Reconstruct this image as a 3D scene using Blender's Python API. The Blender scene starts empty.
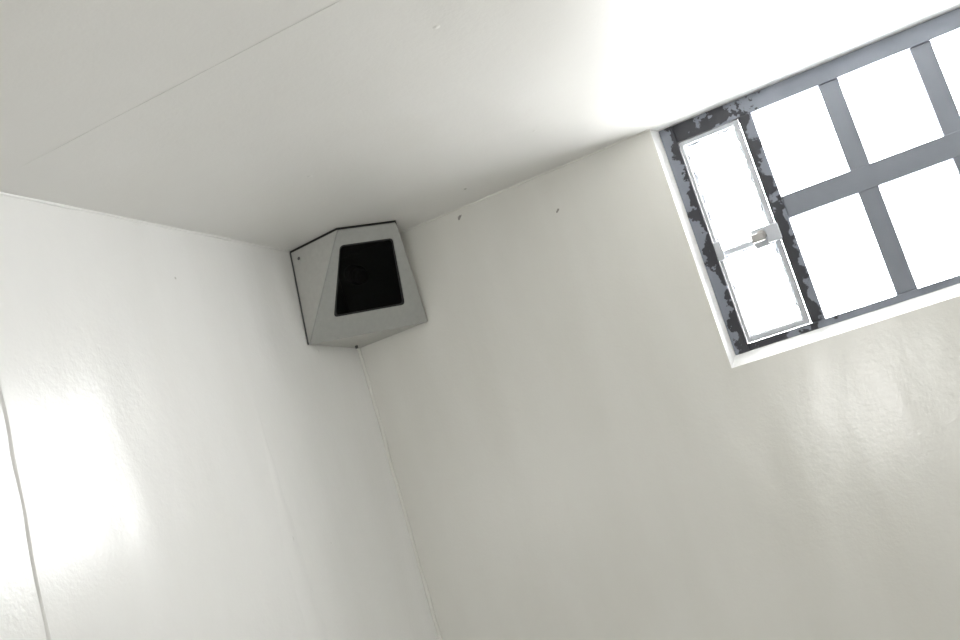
import bpy, bmesh, math, random
from mathutils import Vector, Matrix, noise
random.seed(4)
H=2.4
LX=-.012
sc=bpy.context.scene
try:
    sc.view_settings.view_transform='Standard'
    sc.view_settings.look='None'
except Exception as e: print(e)

# ---------------- materials ----------------
def newmat(name):
    m=bpy.data.materials.new(name); m.use_nodes=True
    nt=m.node_tree
    return m,nt,nt.nodes['Principled BSDF']
def N(nt,t,**kw):
    n=nt.nodes.new(t)
    for k,v in kw.items(): setattr(n,k,v)
    return n
def paint(name,c1,c2,rough=0.28,vertical=True,lump=0.5,orange=.6,grain=.6):
    m,nt,b=newmat(name); L=nt.links.new
    geo=N(nt,'ShaderNodeNewGeometry')
    n1=N(nt,'ShaderNodeTexNoise'); n1.inputs['Scale'].default_value=1; n1.inputs['Detail'].default_value=6
    mp0=N(nt,'ShaderNodeMapping'); mp0.inputs['Scale'].default_value=(6,6,1.6) if vertical else (2.5,2.5,2.5)
    L(geo.outputs['Position'],mp0.inputs['Vector']); L(mp0.outputs['Vector'],n1.inputs['Vector'])
    cr=N(nt,'ShaderNodeValToRGB')
    cr.color_ramp.elements[0].position=.3; cr.color_ramp.elements[1].position=.6
    cr.color_ramp.elements[0].color=(*c1,1); cr.color_ramp.elements[1].color=(*c2,1)
    L(n1.outputs['Fac'],cr.inputs['Fac'])
    # sparse dirt specks
    vs=N(nt,'ShaderNodeTexVoronoi'); vs.inputs['Scale'].default_value=5.3; L(geo.outputs['Position'],vs.inputs['Vector'])
    ms=N(nt,'ShaderNodeMapRange'); ms.inputs['From Min'].default_value=.008; ms.inputs['From Max'].default_value=.02
    ms.inputs['To Min'].default_value=.55; ms.inputs['To Max'].default_value=0; L(vs.outputs['Distance'],ms.inputs['Value'])
    mx=N(nt,'ShaderNodeMixRGB'); mx.inputs['Color2'].default_value=(.3,.28,.24,1)
    L(ms.outputs['Result'],mx.inputs['Fac']); L(cr.outputs['Color'],mx.inputs['Color1']); L(mx.outputs['Color'],b.inputs['Base Color'])
    mp=N(nt,'ShaderNodeMapping'); mp.inputs['Scale'].default_value=(7,7,2.2) if vertical else (7,4,4)
    L(geo.outputs['Position'],mp.inputs['Vector'])
    n2=N(nt,'ShaderNodeTexNoise'); n2.inputs['Scale'].default_value=1; n2.inputs['Detail'].default_value=1.5
    L(mp.outputs['Vector'],n2.inputs['Vector'])
    n3=N(nt,'ShaderNodeTexNoise'); n3.inputs['Scale'].default_value=170; n3.inputs['Detail'].default_value=2
    L(geo.outputs['Position'],n3.inputs['Vector'])
    n4=N(nt,'ShaderNodeTexNoise'); n4.inputs['Scale'].default_value=60; n4.inputs['Detail'].default_value=2
    L(geo.outputs['Position'],n4.inputs['Vector'])
    vo=N(nt,'ShaderNodeTexVoronoi'); vo.inputs['Scale'].default_value=7
    L(geo.outputs['Position'],vo.inputs['Vector'])
    mr=N(nt,'ShaderNodeMapRange'); mr.inputs['From Min'].default_value=0.0; mr.inputs['From Max'].default_value=0.045
    mr.inputs['To Min'].default_value=1; mr.inputs['To Max'].default_value=0
    L(vo.outputs['Distance'],mr.inputs['Value'])
    last=None
    for src,dist,st in ((n2.outputs['Fac'],0.009,lump),(n4.outputs['Fac'],0.0007,grain),(n3.outputs['Fac'],0.0004,orange),(mr.outputs['Result'],0.0018,.8)):
        bp=N(nt,'ShaderNodeBump'); bp.inputs['Distance'].default_value=dist; bp.inputs['Strength'].default_value=st
        L(src,bp.inputs['Height'])
        if last: L(last.outputs['Normal'],bp.inputs['Normal'])
        last=bp
    L(last.outputs['Normal'],b.inputs['Normal'])
    b.inputs['Roughness'].default_value=rough
    b.inputs['Specular IOR Level'].default_value=.5
    return m
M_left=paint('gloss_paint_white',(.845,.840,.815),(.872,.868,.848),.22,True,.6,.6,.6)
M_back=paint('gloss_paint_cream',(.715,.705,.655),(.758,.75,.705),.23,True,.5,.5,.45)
M_ceil=paint('gloss_paint_ceiling',(.77,.762,.73),(.795,.788,.762),.32,False,.6,.5,.4)
def plain(name,c,rough=.5,metal=0,spec=.5,nz=None):
    m,nt,b=newmat(name)
    b.inputs['Roughness'].default_value=rough; b.inputs['Metallic'].default_value=metal
    b.inputs['Specular IOR Level'].default_value=spec
    L=nt.links.new
    geo=N(nt,'ShaderNodeNewGeometry'); n=N(nt,'ShaderNodeTexNoise'); n.inputs['Scale'].default_value=nz or 60; n.inputs['Detail'].default_value=4
    L(geo.outputs['Position'],n.inputs['Vector'])
    cr=N(nt,'ShaderNodeValToRGB')
    cr.color_ramp.elements[0].color=(*[x*.88 for x in c],1); cr.color_ramp.elements[1].color=(*[min(1,x*1.08) for x in c],1)
    L(n.outputs['Fac'],cr.inputs['Fac']); L(cr.outputs['Color'],b.inputs['Base Color'])
    return m
M_trim=plain('white_reveal_paint',(.90,.90,.89),.35)
M_floor=plain('painted_concrete_floor',(.67,.66,.62),.6)
M_house=plain('housing_enamel',(.53,.53,.50),.42,nz=90)
M_face=plain('housing_face_enamel',(.37,.375,.355),.4,nz=90)
M_black=plain('black_rubber',(.012,.012,.013),.5)
M_dkgrey=plain('dark_grey_shade_and_parts',(.10,.10,.10),.6)  # dark grey for small fittings and the painted shadow beside the housing
M_dark=plain('dark_lens',(.02,.02,.024),.25)
M_steel=plain('worn_steel',(.35,.34,.33),.4,.6)
M_bar=plain('bar_paint_hazed',(.20,.215,.25),.5,nz=20)  # bar grey lightened to imitate bloom haze from the bright panes
M_case=plain('casement_paint',(.52,.54,.58),.45,nz=50)
def flaking(name,xm,sgn,amp=.03,base=0.0):
    m,nt,b=newmat(name); L=nt.links.new
    geo=N(nt,'ShaderNodeNewGeometry')
    n=N(nt,'ShaderNodeTexNoise'); n.inputs['Scale'].default_value=24; n.inputs['Detail'].default_value=6; n.inputs['Roughness'].default_value=.65
    L(geo.outputs['Position'],n.inputs['Vector'])
    sx=N(nt,'ShaderNodeSeparateXYZ'); L(geo.outputs['Position'],sx.inputs[0])
    a=N(nt,'ShaderNodeMath',operation='SUBTRACT'); L(sx.outputs['X'],a.inputs[0]); a.inputs[1].default_value=xm
    s=N(nt,'ShaderNodeMath',operation='MULTIPLY'); L(a.outputs[0],s.inputs[0]); s.inputs[1].default_value=sgn
    q=N(nt,'ShaderNodeMath',operation='SUBTRACT'); L(n.outputs['Fac'],q.inputs[0]); q.inputs[1].default_value=.5-base
    r=N(nt,'ShaderNodeMath',operation='MULTIPLY'); L(q.outputs[0],r.inputs[0]); r.inputs[1].default_value=amp*3
    t=N(nt,'ShaderNodeMath',operation='ADD'); L(s.outputs[0],t.inputs[0]); L(r.outputs[0],t.inputs[1])
    u=N(nt,'ShaderNodeMath',operation='GREATER_THAN'); L(t.outputs[0],u.inputs[0]); u.inputs[1].default_value=0
    n2=N(nt,'ShaderNodeTexNoise'); n2.inputs['Scale'].default_value=15; L(geo.outputs['Position'],n2.inputs['Vector'])
    g=N(nt,'ShaderNodeValToRGB'); g.color_ramp.elements[0].color=(.16,.175,.21,1); g.color_ramp.elements[1].color=(.25,.27,.315,1); L(n2.outputs['Fac'],g.inputs['Fac'])
    mx=N(nt,'ShaderNodeMixRGB'); L(u.outputs[0],mx.inputs['Fac']); mx.inputs['Color1'].default_value=(.025,.026,.034,1); L(g.outputs['Color'],mx.inputs['Color2'])
    L(mx.outputs['Color'],b.inputs['Base Color'])
    bp=N(nt,'ShaderNodeBump'); bp.inputs['Distance'].default_value=.0008; L(u.outputs[0],bp.inputs['Height']); L(bp.outputs['Normal'],b.inputs['Normal'])
    b.inputs['Roughness'].default_value=.5
    return m
M_flakeL=flaking('flaking_paint_jamb',.906,-1,.04)
M_flakeM=flaking('flaking_paint_mullion',1.085,1,.035)
M_flakeH=flaking('flaking_paint_frame',1.02,.22,.06)
def glass(name,tint,gl):
    m=bpy.data.materials.new(name); m.use_nodes=True; nt=m.node_tree; nt.nodes.clear(); L=nt.links.new
    o=N(nt,'ShaderNodeOutputMaterial'); t=N(nt,'ShaderNodeBsdfTransparent'); t.inputs['Color'].default_value=(*tint,1)
    g=N(nt,'ShaderNodeBsdfGlossy'); g.inputs['Roughness'].default_value=.05
    mx=N(nt,'ShaderNodeMixShader'); mx.inputs['Fac'].default_value=gl
    L(t.outputs[0],mx.inputs[1]); L(g.outputs[0],mx.inputs[2]); L(mx.outputs[0],o.inputs['Surface'])
    return m
M_glass=glass('window_glass',(.96,.97,.98),.04)
M_smoke=glass('smoked_glass',(.05,.05,.055),.008)

# ---------------- helpers ----------------
def link(o,parent=None):
    sc.collection.objects.link(o)
    if parent: o.parent=parent
    return o
def empty(name,loc=(0,0,0)):
    e=bpy.data.objects.new(name,None); e.empty_display_size=.1; return link(e)
def mesh(name,vs,fs,mat,parent=None,smooth=False):
    me=bpy.data.meshes.new(name); me.from_pydata([tuple(v) for v in vs],[],fs); me.update()
    bm=bmesh.new(); bm.from_mesh(me); bmesh.ops.recalc_face_normals(bm,faces=bm.faces); bm.to_mesh(me); bm.free()
    me.materials.append(mat)
    if smooth:
        for p in me.polygons: p.use_smooth=True
    return link(bpy.data.objects.new(name,me),parent)
def box(name,lo,hi,mat,parent=None,bev=0):
    x0,y0,z0=lo;x1,y1,z1=hi
    vs=[(x0,y0,z0),(x1,y0,z0),(x1,y1,z0),(x0,y1,z0),(x0,y0,z1),(x1,y0,z1),(x1,y1,z1),(x0,y1,z1)]
    o=mesh(name,vs,[(0,3,2,1),(4,5,6,7),(0,1,5,4),(1,2,6,5),(2,3,7,6),(3,0,4,7)],mat,parent)
    if bev:
        m=o.modifiers.new('b','BEVEL'); m.width=bev; m.segments=2
    return o
def cyl(name,p0,p1,r,mat,parent=None,n=20,r1=None):
    p0=Vector(p0);p1=Vector(p1);d=(p1-p0);z=d.normalized(); a=z.orthogonal().normalized(); b=z.cross(a); r1=r if r1 is None else r1
    vs=[];
    for i in range(n):
        t=2*math.pi*i/n; w=a*math.cos(t)+b*math.sin(t); vs.append(p0+w*r)
    for i in range(n):
        t=2*math.pi*i/n; w=a*math.cos(t)+b*math.sin(t); vs.append(p1+w*r1)
    fs=[(i,(i+1)%n,n+(i+1)%n,n+i) for i in range(n)]+[tuple(range(n))[::-1],tuple(range(n,2*n))]
    return mesh(name,vs,fs,mat,parent)
def bead(name,p0,p1,r,mat,parent,seed=0,wob=.002,n=160):
    p0=Vector(p0);p1=Vector(p1);z=(p1-p0).normalized();a=z.orthogonal().normalized();b=z.cross(a);k=12
    vs=[];fs=[]
    for i in range(n+1):
        p=p0.lerp(p1,i/n); s=(p-p0).length
        rr=r*(1+.25*noise.noise(Vector((s*22,seed,0)))+.15*noise.noise(Vector((s*70,seed,3))))
        p=p+a*wob*noise.noise(Vector((s*9,seed,7)))*2+b*wob*noise.noise(Vector((s*9,seed,11)))*2
        for j in range(k):
            t=2*math.pi*j/k; vs.append(p+(a*math.cos(t)+b*math.sin(t))*rr)
    for i in range(n):
        for j in range(k):
            fs.append((i*k+j,i*k+(j+1)%k,(i+1)*k+(j+1)%k,(i+1)*k+j))
    return mesh(name,vs,fs,mat,parent,True)
def wall_seam(name,y,z0,z1,hw,h,mat,par,seed,wob,n=400,fade=0.0):
    vs=[];fs=[];prof=[(-1,-.0005),(-.6,.35*h),(-.2,.95*h),(.15,h),(.5,.45*h),(1,-.0005)];k=len(prof)
    for i in range(n+1):
        z=z0+(z1-z0)*i/n
        c=y+wob*(noise.noise(Vector((z*2.2,seed,1)))*2+.5*noise.noise(Vector((z*12,seed,2))))
        s=1+.35*noise.noise(Vector((z*14,seed,4)))
        if fade: s*=min(1,(z1-z)/fade)
        for a,b in prof: vs.append((LX+b*(s if b>0 else 1),c+a*hw*max(s,.3),z))
    for i in range(n):
        for j in range(k-1): fs.append((i*k+j,i*k+j+1,(i+1)*k+j+1,(i+1)*k+j))
    return mesh(name,vs,fs,mat,par,True)

# ---------------- room shell ----------------
RX,RY=2.5,-4.0
def wall_open(name,W,ox0,ox1,oz0,oz1,cl,cb,thick,mat,topc=0.0,cd=.03,xf=None,xl=0.0):
    def P(x,y,z): return (x,y,z)
    f=[];v=[]
    def q(a,b,c,d,mi):
        i=len(v); v.extend([a,b,c,d]); f.append(((i,i+1,i+2,i+3),mi))
    a0,a1,b0,b1=ox0-cl,ox1+cl,oz0-cb,min(H,oz1+topc)
    q(P(xl,0,0),P(a0,0,0),P(a0,0,H),P(xl,0,H),0)
    q(P(a1,0,0),P(W,0,0),P(W,0,H),P(a1,0,H),0)
    q(P(a0,0,0),P(a1,0,0),P(a1,0,b0),P(a0,0,b0),0)
    if b1<H: q(P(a0,0,b1),P(a1,0,b1),P(a1,0,H),P(a0,0,H),0)
    q(P(a0,0,b0),P(ox0,cd,oz0),P(ox0,cd,oz1),P(a0,0,b1),1)
    q(P(a1,0,b0),P(ox1,cd,oz0),P(ox1,cd,oz1),P(a1,0,b1),1)
    q(P(a0,0,b0),P(a1,0,b0),P(ox1,cd,oz0),P(ox0,cd,oz0),1)
    q(P(a0,0,b1),P(a1,0,b1),P(ox1,cd,oz1),P(ox0,cd,oz1),1)
    T=thick
    q(P(ox0,cd,oz0),P(ox0,T,oz0),P(ox0,T,oz1),P(ox0,cd,oz1),1)
    q(P(ox1,cd,oz0),P(ox1,T,oz0),P(ox1,T,oz1),P(ox1,cd,oz1),1)
    q(P(ox0,cd,oz0),P(ox1,cd,oz0),P(ox1,T,oz0),P(ox0,T,oz0),1)
    q(P(ox0,cd,oz1),P(ox1,cd,oz1),P(ox1,T,oz1),P(ox0,T,oz1),1)
    q(P(xl,T,0),P(ox0,T,0),P(ox0,T,H),P(xl,T,H),0)
    q(P(ox1,T,0),P(W,T,0),P(W,T,H),P(ox1,T,H),0)
    q(P(ox0,T,0),P(ox1,T,0),P(ox1,T,oz0),P(ox0,T,oz0),0)
    if oz1<H: q(P(ox0,T,oz1),P(ox1,T,oz1),P(ox1,T,H),P(ox0,T,H),0)
    me=bpy.data.meshes.new(name); me.from_pydata(v,[],[x[0] for x in f])
    me.materials.append(mat); me.materials.append(M_trim)
    for p,x in zip(me.polygons,f): p.material_index=x[1]
    bm=bmesh.new(); bm.from_mesh(me); bmesh.ops.remove_doubles(bm,verts=bm.verts,dist=1e-5); bmesh.ops.recalc_face_normals(bm,faces=bm.faces); bm.to_mesh(me); bm.free()
    if xf: me.transform(xf)
    return link(bpy.data.objects.new(name,me))
WX0,WX1,WZ0=.888,1.93,H-.560
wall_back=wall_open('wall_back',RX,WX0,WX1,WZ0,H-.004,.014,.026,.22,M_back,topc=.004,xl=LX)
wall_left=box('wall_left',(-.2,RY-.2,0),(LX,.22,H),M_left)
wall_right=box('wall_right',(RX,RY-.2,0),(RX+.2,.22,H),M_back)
xf=Matrix.Translation((RX,RY,0))@Matrix.Rotation(math.pi,4,'Z')
lx0,lx1,fz0,fz1=1.08,1.66,1.34,1.84
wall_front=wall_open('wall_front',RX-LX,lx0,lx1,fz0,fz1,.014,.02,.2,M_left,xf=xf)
ceiling=box('ceiling',(-.2,RY-.2,H),(RX+.2,.22,H+.2),M_ceil)
floor=box('floor',(-.2,RY-.2,-.2),(RX+.2,.22,0),M_floor)

bead('corner_caulk',(LX+.002,-.002,.0),(LX+.002,-.002,H-.245),.0055,M_back,wall_back,1,.0025,400)
bead('ceiling_caulk',(.2,-.001,H),(.87,-.001,H),.0035,M_back,wall_back,2,.001)
bead('ceiling_caulk_side',(LX,-4,H),(LX,-.22,H),.0035,M_left,wall_left,6,.001,300)
wall_seam('panel_seam',-1.160,0,H,.0045,.0035,M_left,wall_left,5,.005,500)
wall_seam('paint_ridge',-.515,0,H-.36,.035,.0028,M_left,wall_left,9,.012,300,.35)
bead('ceiling_seam',(LX,-1.11,H+.0010),(RX,-1.11,H+.0010),.0018,M_ceil,ceiling,8,.0004,400)
def chip(name,c,nrm,r,mat,par,seed):
    c=Vector(c);n=Vector(nrm);a=n.orthogonal().normalized();b=n.cross(a)
    vs=[c+n*.0022];k=11
    for i in range(k):
        t=2*math.pi*i/k; rr=r*(1+.6*noise.noise(Vector((math.cos(t)*2,math.sin(t)*2,seed))))
        vs.append(c+(a*math.cos(t)*1.5+b*math.sin(t)*.7)*rr+n*.0006)
    return mesh(name,vs,[(0,i+1,(i+1)%k+1) for i in range(k)],mat,par)
M_chip=plain('chip_grey',(.32,.31,.28),.7)
chip('paint_chip_1',(.36,0,H-.022),(0,-1,0),.005,M_chip,wall_back,1)
chip('paint_chip_2',(.605,0,H-.10),(0,-1,0),.004,M_chip,wall_back,2)
chip('paint_chip_3',(.44,-.13,H),(0,0,-1),.003,M_chip,ceiling,3)

# ---------------- barred window ----------------
win=empty('window_1')
def zz(a): return H+a
box('jamb_left',(.888,.028,zz(-.56)),(.921,.08,zz(-.004)),M_flakeL,win,.002)
box('frame_head',(.921,.030,zz(-.046)),(1.90,.08,zz(-.004)),M_flakeH,win,.002)
box('frame_sill',(.921,.030,zz(-.56)),(1.90,.08,zz(-.543)),M_flakeH,win,.002)
box('jamb_right',(1.90,.030,zz(-.56)),(1.93,.08,zz(-.004)),M_flakeH,win,.002)
box('mullion',(1.066,.026,zz(-.543)),(1.097,.08,zz(-.046)),M_flakeM,win,.002)
for i in range(3):
    x=1.25+.198*i
    box('bar_vertical_%d'%(i+1),(x,.035,zz(-.543)),(x+.044,.06,zz(-.046)),M_bar,win,.002)
box('bar_horizontal',(1.097,.033,zz(-.305)),(1.90,.062,zz(-.252)),M_bar,win,.002)
box('pane_main',(1.097,.066,zz(-.543)),(1.90,.070,zz(-.046)),M_glass,win)
cx0,cx1,cz0,cz1=.923,1.064,zz(-.541),zz(-.048)
box('casement_stile_left',(cx0,.034,cz0),(cx0+.008,.06,cz1),M_case,win,.0015)
box('casement_stile_right',(cx1-.012,.034,cz0),(cx1,.06,cz1),M_case,win,.0015)
box('casement_rail_top',(cx0+.008,.034,cz1-.010),(cx1-.012,.06,cz1),M_case,win,.0015)
box('casement_rail_bottom',(cx0+.008,.034,cz0),(cx1-.012,.06,cz0+.012),M_case,win,.0015)
box('casement_rail_middle',(cx0+.008,.036,zz(-.336)),(cx1-.012,.058,zz(-.324)),M_case,win,.0015)
def quad(name,x0,x1,z0,z1,y,mat): return mesh(name,[(x0,y,z0),(x1,y,z0),(x1,y,z1),(x0,y,z1)],[(0,1,2,3)],mat,win)
quad('casement_pane',cx0+.008,cx1-.012,cz0+.012,cz1-.010,.048,M_glass)
def grime(name,x0,x1,z0,z1,y,seed):
    vs=[];fs=[];n=60
    pts=[]
    def edge(a,b,inn):
        for i in range(n):
            p=Vector(a).lerp(Vector(b),i/n); w=.002+.009*abs(noise.noise(Vector((p.x*40,p.z*40,seed))))+.002*noise.noise(Vector((p.x*200,p.z*200,seed)))
            pts.append((p,p+Vector(inn)*max(w,.001)))
    edge((x0,y,z0),(x1,y,z0),(0,0,1));edge((x1,y,z0),(x1,y,z1),(-1,0,0));edge((x1,y,z1),(x0,y,z1),(0,0,-1));edge((x0,y,z1),(x0,y,z0),(1,0,0))
    m=len(pts)
    for a,b in pts: vs+= [a,b]
    for i in range(m):
        j=(i+1)%m; fs.append((2*i,2*j,2*j+1,2*i+1))
    return mesh(name,vs,fs,M_case,win)
grime('putty_upper',cx0+.008,cx1-.012,zz(-.324),cz1-.010,.046,3)
grime('putty_lower',cx0+.008,cx1-.012,cz0+.012,zz(-.336),.046,5)
box('latch_plate',(1.008,.026,zz(-.348)),(1.050,.034,zz(-.303)),M_case,win,.002)
cyl('latch_pivot',(1.030,.026,zz(-.322)),(1.030,.010,zz(-.322)),.010,M_steel,win)
box('latch_handle',(1.006,.008,zz(-.336)),(1.036,.018,zz(-.316)),M_steel,win,.003)
box('latch_keeper',(1.040,.012,zz(-.345)),(1.070,.030,zz(-.306)),M_case,win,.003)
box('hinge',(.922,.026,zz(-.345)),(.938,.036,zz(-.300)),M_case,win,.002)

win2=empty('window_2')
def fr(n,lo,hi): box(n,lo,hi,M_bar,win2,.003)
fx0,fx1=RX-lx1,RX-lx0
fr('frame_head',(fx0,RY-.09,fz1-.03),(fx1,RY-.04,fz1)); fr('frame_sill',(fx0,RY-.09,fz0),(fx1,RY-.04,fz0+.03))
fr('jamb_left',(fx0,RY-.09,fz0+.03),(fx0+.03,RY-.04,fz1-.03)); fr('jamb_right',(fx1-.03,RY-.09,fz0+.03),(fx1,RY-.04,fz1-.03))
for i in range(2):
    x=fx0+.03+(fx1-fx0-.06)*(i+1)/3; fr('bar_%d'%(i+1),(x-.008,RY-.08,fz0+.03),(x+.008,RY-.05,fz1-.03))

# ---------------- security camera housing ----------------
hs=empty('security_camera_housing')
g=.003; lx=LX+.003
T1=Vector((lx,-.212,H-.005));T2=Vector((.139,-.236,H-.005));T3=Vector((.237,-.115,H-.005));T4=Vector((.19,-g,H-.005));T0=Vector((lx,-g,H-.005))
B1=Vector((lx,-.244,H-.241));B4=Vector((.197,-g,H-.243));B0=Vector((lx,-g,H-.246))
body=mesh('body_shell',[T0,T1,T2,T3,T4,B0,B1,B4],[(0,4,3,2,1),(1,2,6),(3,4,7),(5,6,7),(0,1,6,5),(0,5,7,4)],M_house,hs)
m=body.modifiers.new('s','SOLIDIFY'); m.thickness=.0025; m.offset=-1
m=body.modifiers.new('b','BEVEL'); m.width=.002; m.segments=2
gp=[Vector((LX+.001,-.213,0)),Vector((.14,-.2382,0)),Vector((.2395,-.115,0)),Vector((.192,-.001,0)),Vector((LX+.001,-.001,0))]
mesh('ceiling_gasket',[v+Vector((0,0,H-.005)) for v in gp]+[v+Vector((0,0,H-.0005)) for v in gp],
     [(0,1,2,3,4),(5,9,8,7,6)]+[(i,(i+1)%5,5+(i+1)%5,5+i) for i in range(5)],M_black,hs)
def strip(name,a,b,w,t,nrm,mat):
    a=Vector(a);b=Vector(b);n=Vector(nrm);d=(b-a).normalized();s=n.cross(d)*w
    vs=[a-s,b-s,b+s,a+s]; vs=vs+[v+n*t for v in vs]
    return mesh(name,vs,[(0,1,2,3),(7,6,5,4),(0,1,5,4),(1,2,6,5),(2,3,7,6),(3,0,4,7)],mat,hs)
strip('wall_shadow_left',(LX+.0005,-.2125,H-.004),(LX+.0005,-.2445,H-.241),.002,.0025,(1,0,0),M_dkgrey)  # dark strip standing in for the shadow along the housing's left edge
fn=(B4-B1).cross(T2-B1).normalized()
if fn.y>0: fn=-fn
def bil(u,v):
    a=T2.lerp(T3,u); b=B1.lerp(B4,u); return a.lerp(b,v)
def rounded(c,r,k=6):
    pts=[];n=4
    for i in range(n):
        p=c[i];a=c[(i-1)%n];b=c[(i+1)%n]
        s=p+(a-p).normalized()*r; e=p+(b-p).normalized()*r
        for j in range(k+1):
            t=j/k; pts.append((1-t)**2*s+2*t*(1-t)*p+t*t*e)
    return pts
outer=rounded([bil(0,0),bil(1,0),bil(1,1),bil(0,1)],.006)
innerc=[bil(.09,.14),bil(.88,.14),bil(.84,.79),bil(.165,.79)]
inner=rounded(innerc,.011)
n=len(outer)
def ring(name,o,i,d0,d1,mat,bev=.0012):
    vs=[p+fn*d1 for p in o]+[p+fn*d1 for p in i]+[p+fn*d0 for p in o]+[p+fn*d0 for p in i]
    fs=[]
    for k in range(n):
        l=(k+1)%n
        fs+= [(k,l,n+l,n+k),(2*n+k,2*n+l,3*n+l,3*n+k),(k,l,2*n+l,2*n+k),(n+k,n+l,3*n+l,3*n+k)]
    ob=mesh(name,vs,fs,mat,hs)
    if bev:
        m=ob.modifiers.new('b','BEVEL'); m.width=bev; m.segments=2; m.limit_method='ANGLE'
    return ob
ring('front_door',outer,inner,0,.006,M_face)
inner2=rounded([p for p in [bil(.11,.155),bil(.86,.155),bil(.82,.775),bil(.185,.775)]],.010)
ring('glass_gasket',inner,inner2,-.002,.003,M_black,0)
mesh('smoked_window',[p+fn*.0005 for p in inner],[tuple(range(n))],M_smoke,hs)
cc=bil(.5,.48)-fn*.06
cyl('camera_body',cc-fn*.03,cc,.024,M_dark,hs); cyl('camera_lens',cc,cc+fn*.025,.018,M_dkgrey,hs); cyl('lens_glass',cc+fn*.025,cc+fn*.027,.014,M_black,hs)
ln=(T2-T1).cross(B1-T1).normalized()
if ln.y>0: ln=-ln
p=T1+(T2-T1)*.15+(B1-T1)*.10
cyl('key_lock',p,p+ln*.002,.0065,M_house,hs); cyl('key_slot',p+ln*.002,p+ln*.0025,.0042,M_dkgrey,hs)
cyl('drain_bolt',(.008,-.045,H-.243),(.008,-.045,H-.252),.004,M_dkgrey,hs,10)
for i,(u,v) in enumerate(((.12,.92),(.93,.93))):
    q=bil(u,v)+fn*.006; cyl('door_screw_%d'%(i+1),q,q+fn*.001,.0025,M_face,hs,12)

# ---------------- light ----------------
w=bpy.data.worlds.new('overcast_sky'); sc.world=w; w.use_nodes=True
bg=w.node_tree.nodes['Background']; bg.inputs['Color'].default_value=(1,.995,.985,1); bg.inputs['Strength'].default_value=34
def portal(name,loc,sx,sy,rot):
    l=bpy.data.lights.new(name,'AREA'); l.shape='RECTANGLE'; l.size=sx; l.size_y=sy
    l.cycles.is_portal=True
    o=link(bpy.data.objects.new(name,l)); o.location=loc; o.rotation_euler=rot; return o
portal('daylight_portal',((WX0+WX1)/2,.2,H-.28),WX1-WX0,.56,(-math.pi/2,0,0))
portal('daylight_portal.001',((fx0+fx1)/2,RY-.18,(fz0+fz1)/2),fx1-fx0,fz1-fz0,(math.pi/2,0,0))

# ---------------- camera ----------------
cam=bpy.data.cameras.new('camera'); co=link(bpy.data.objects.new('camera',cam)); sc.camera=co
fwd=Vector((-.3372,.9261,.1626)).normalized(); right=Vector((.8835,.3742,-.2856)); right=(right-fwd*right.dot(fwd)).normalized(); up=right.cross(fwd)
R=Matrix((right,up,-fwd)).transposed().to_4x4()
co.matrix_world=Matrix.Translation((1.156,-2.26,H-.682))@R
cam.lens=985/960*36; cam.sensor_width=36; cam.clip_start=.02
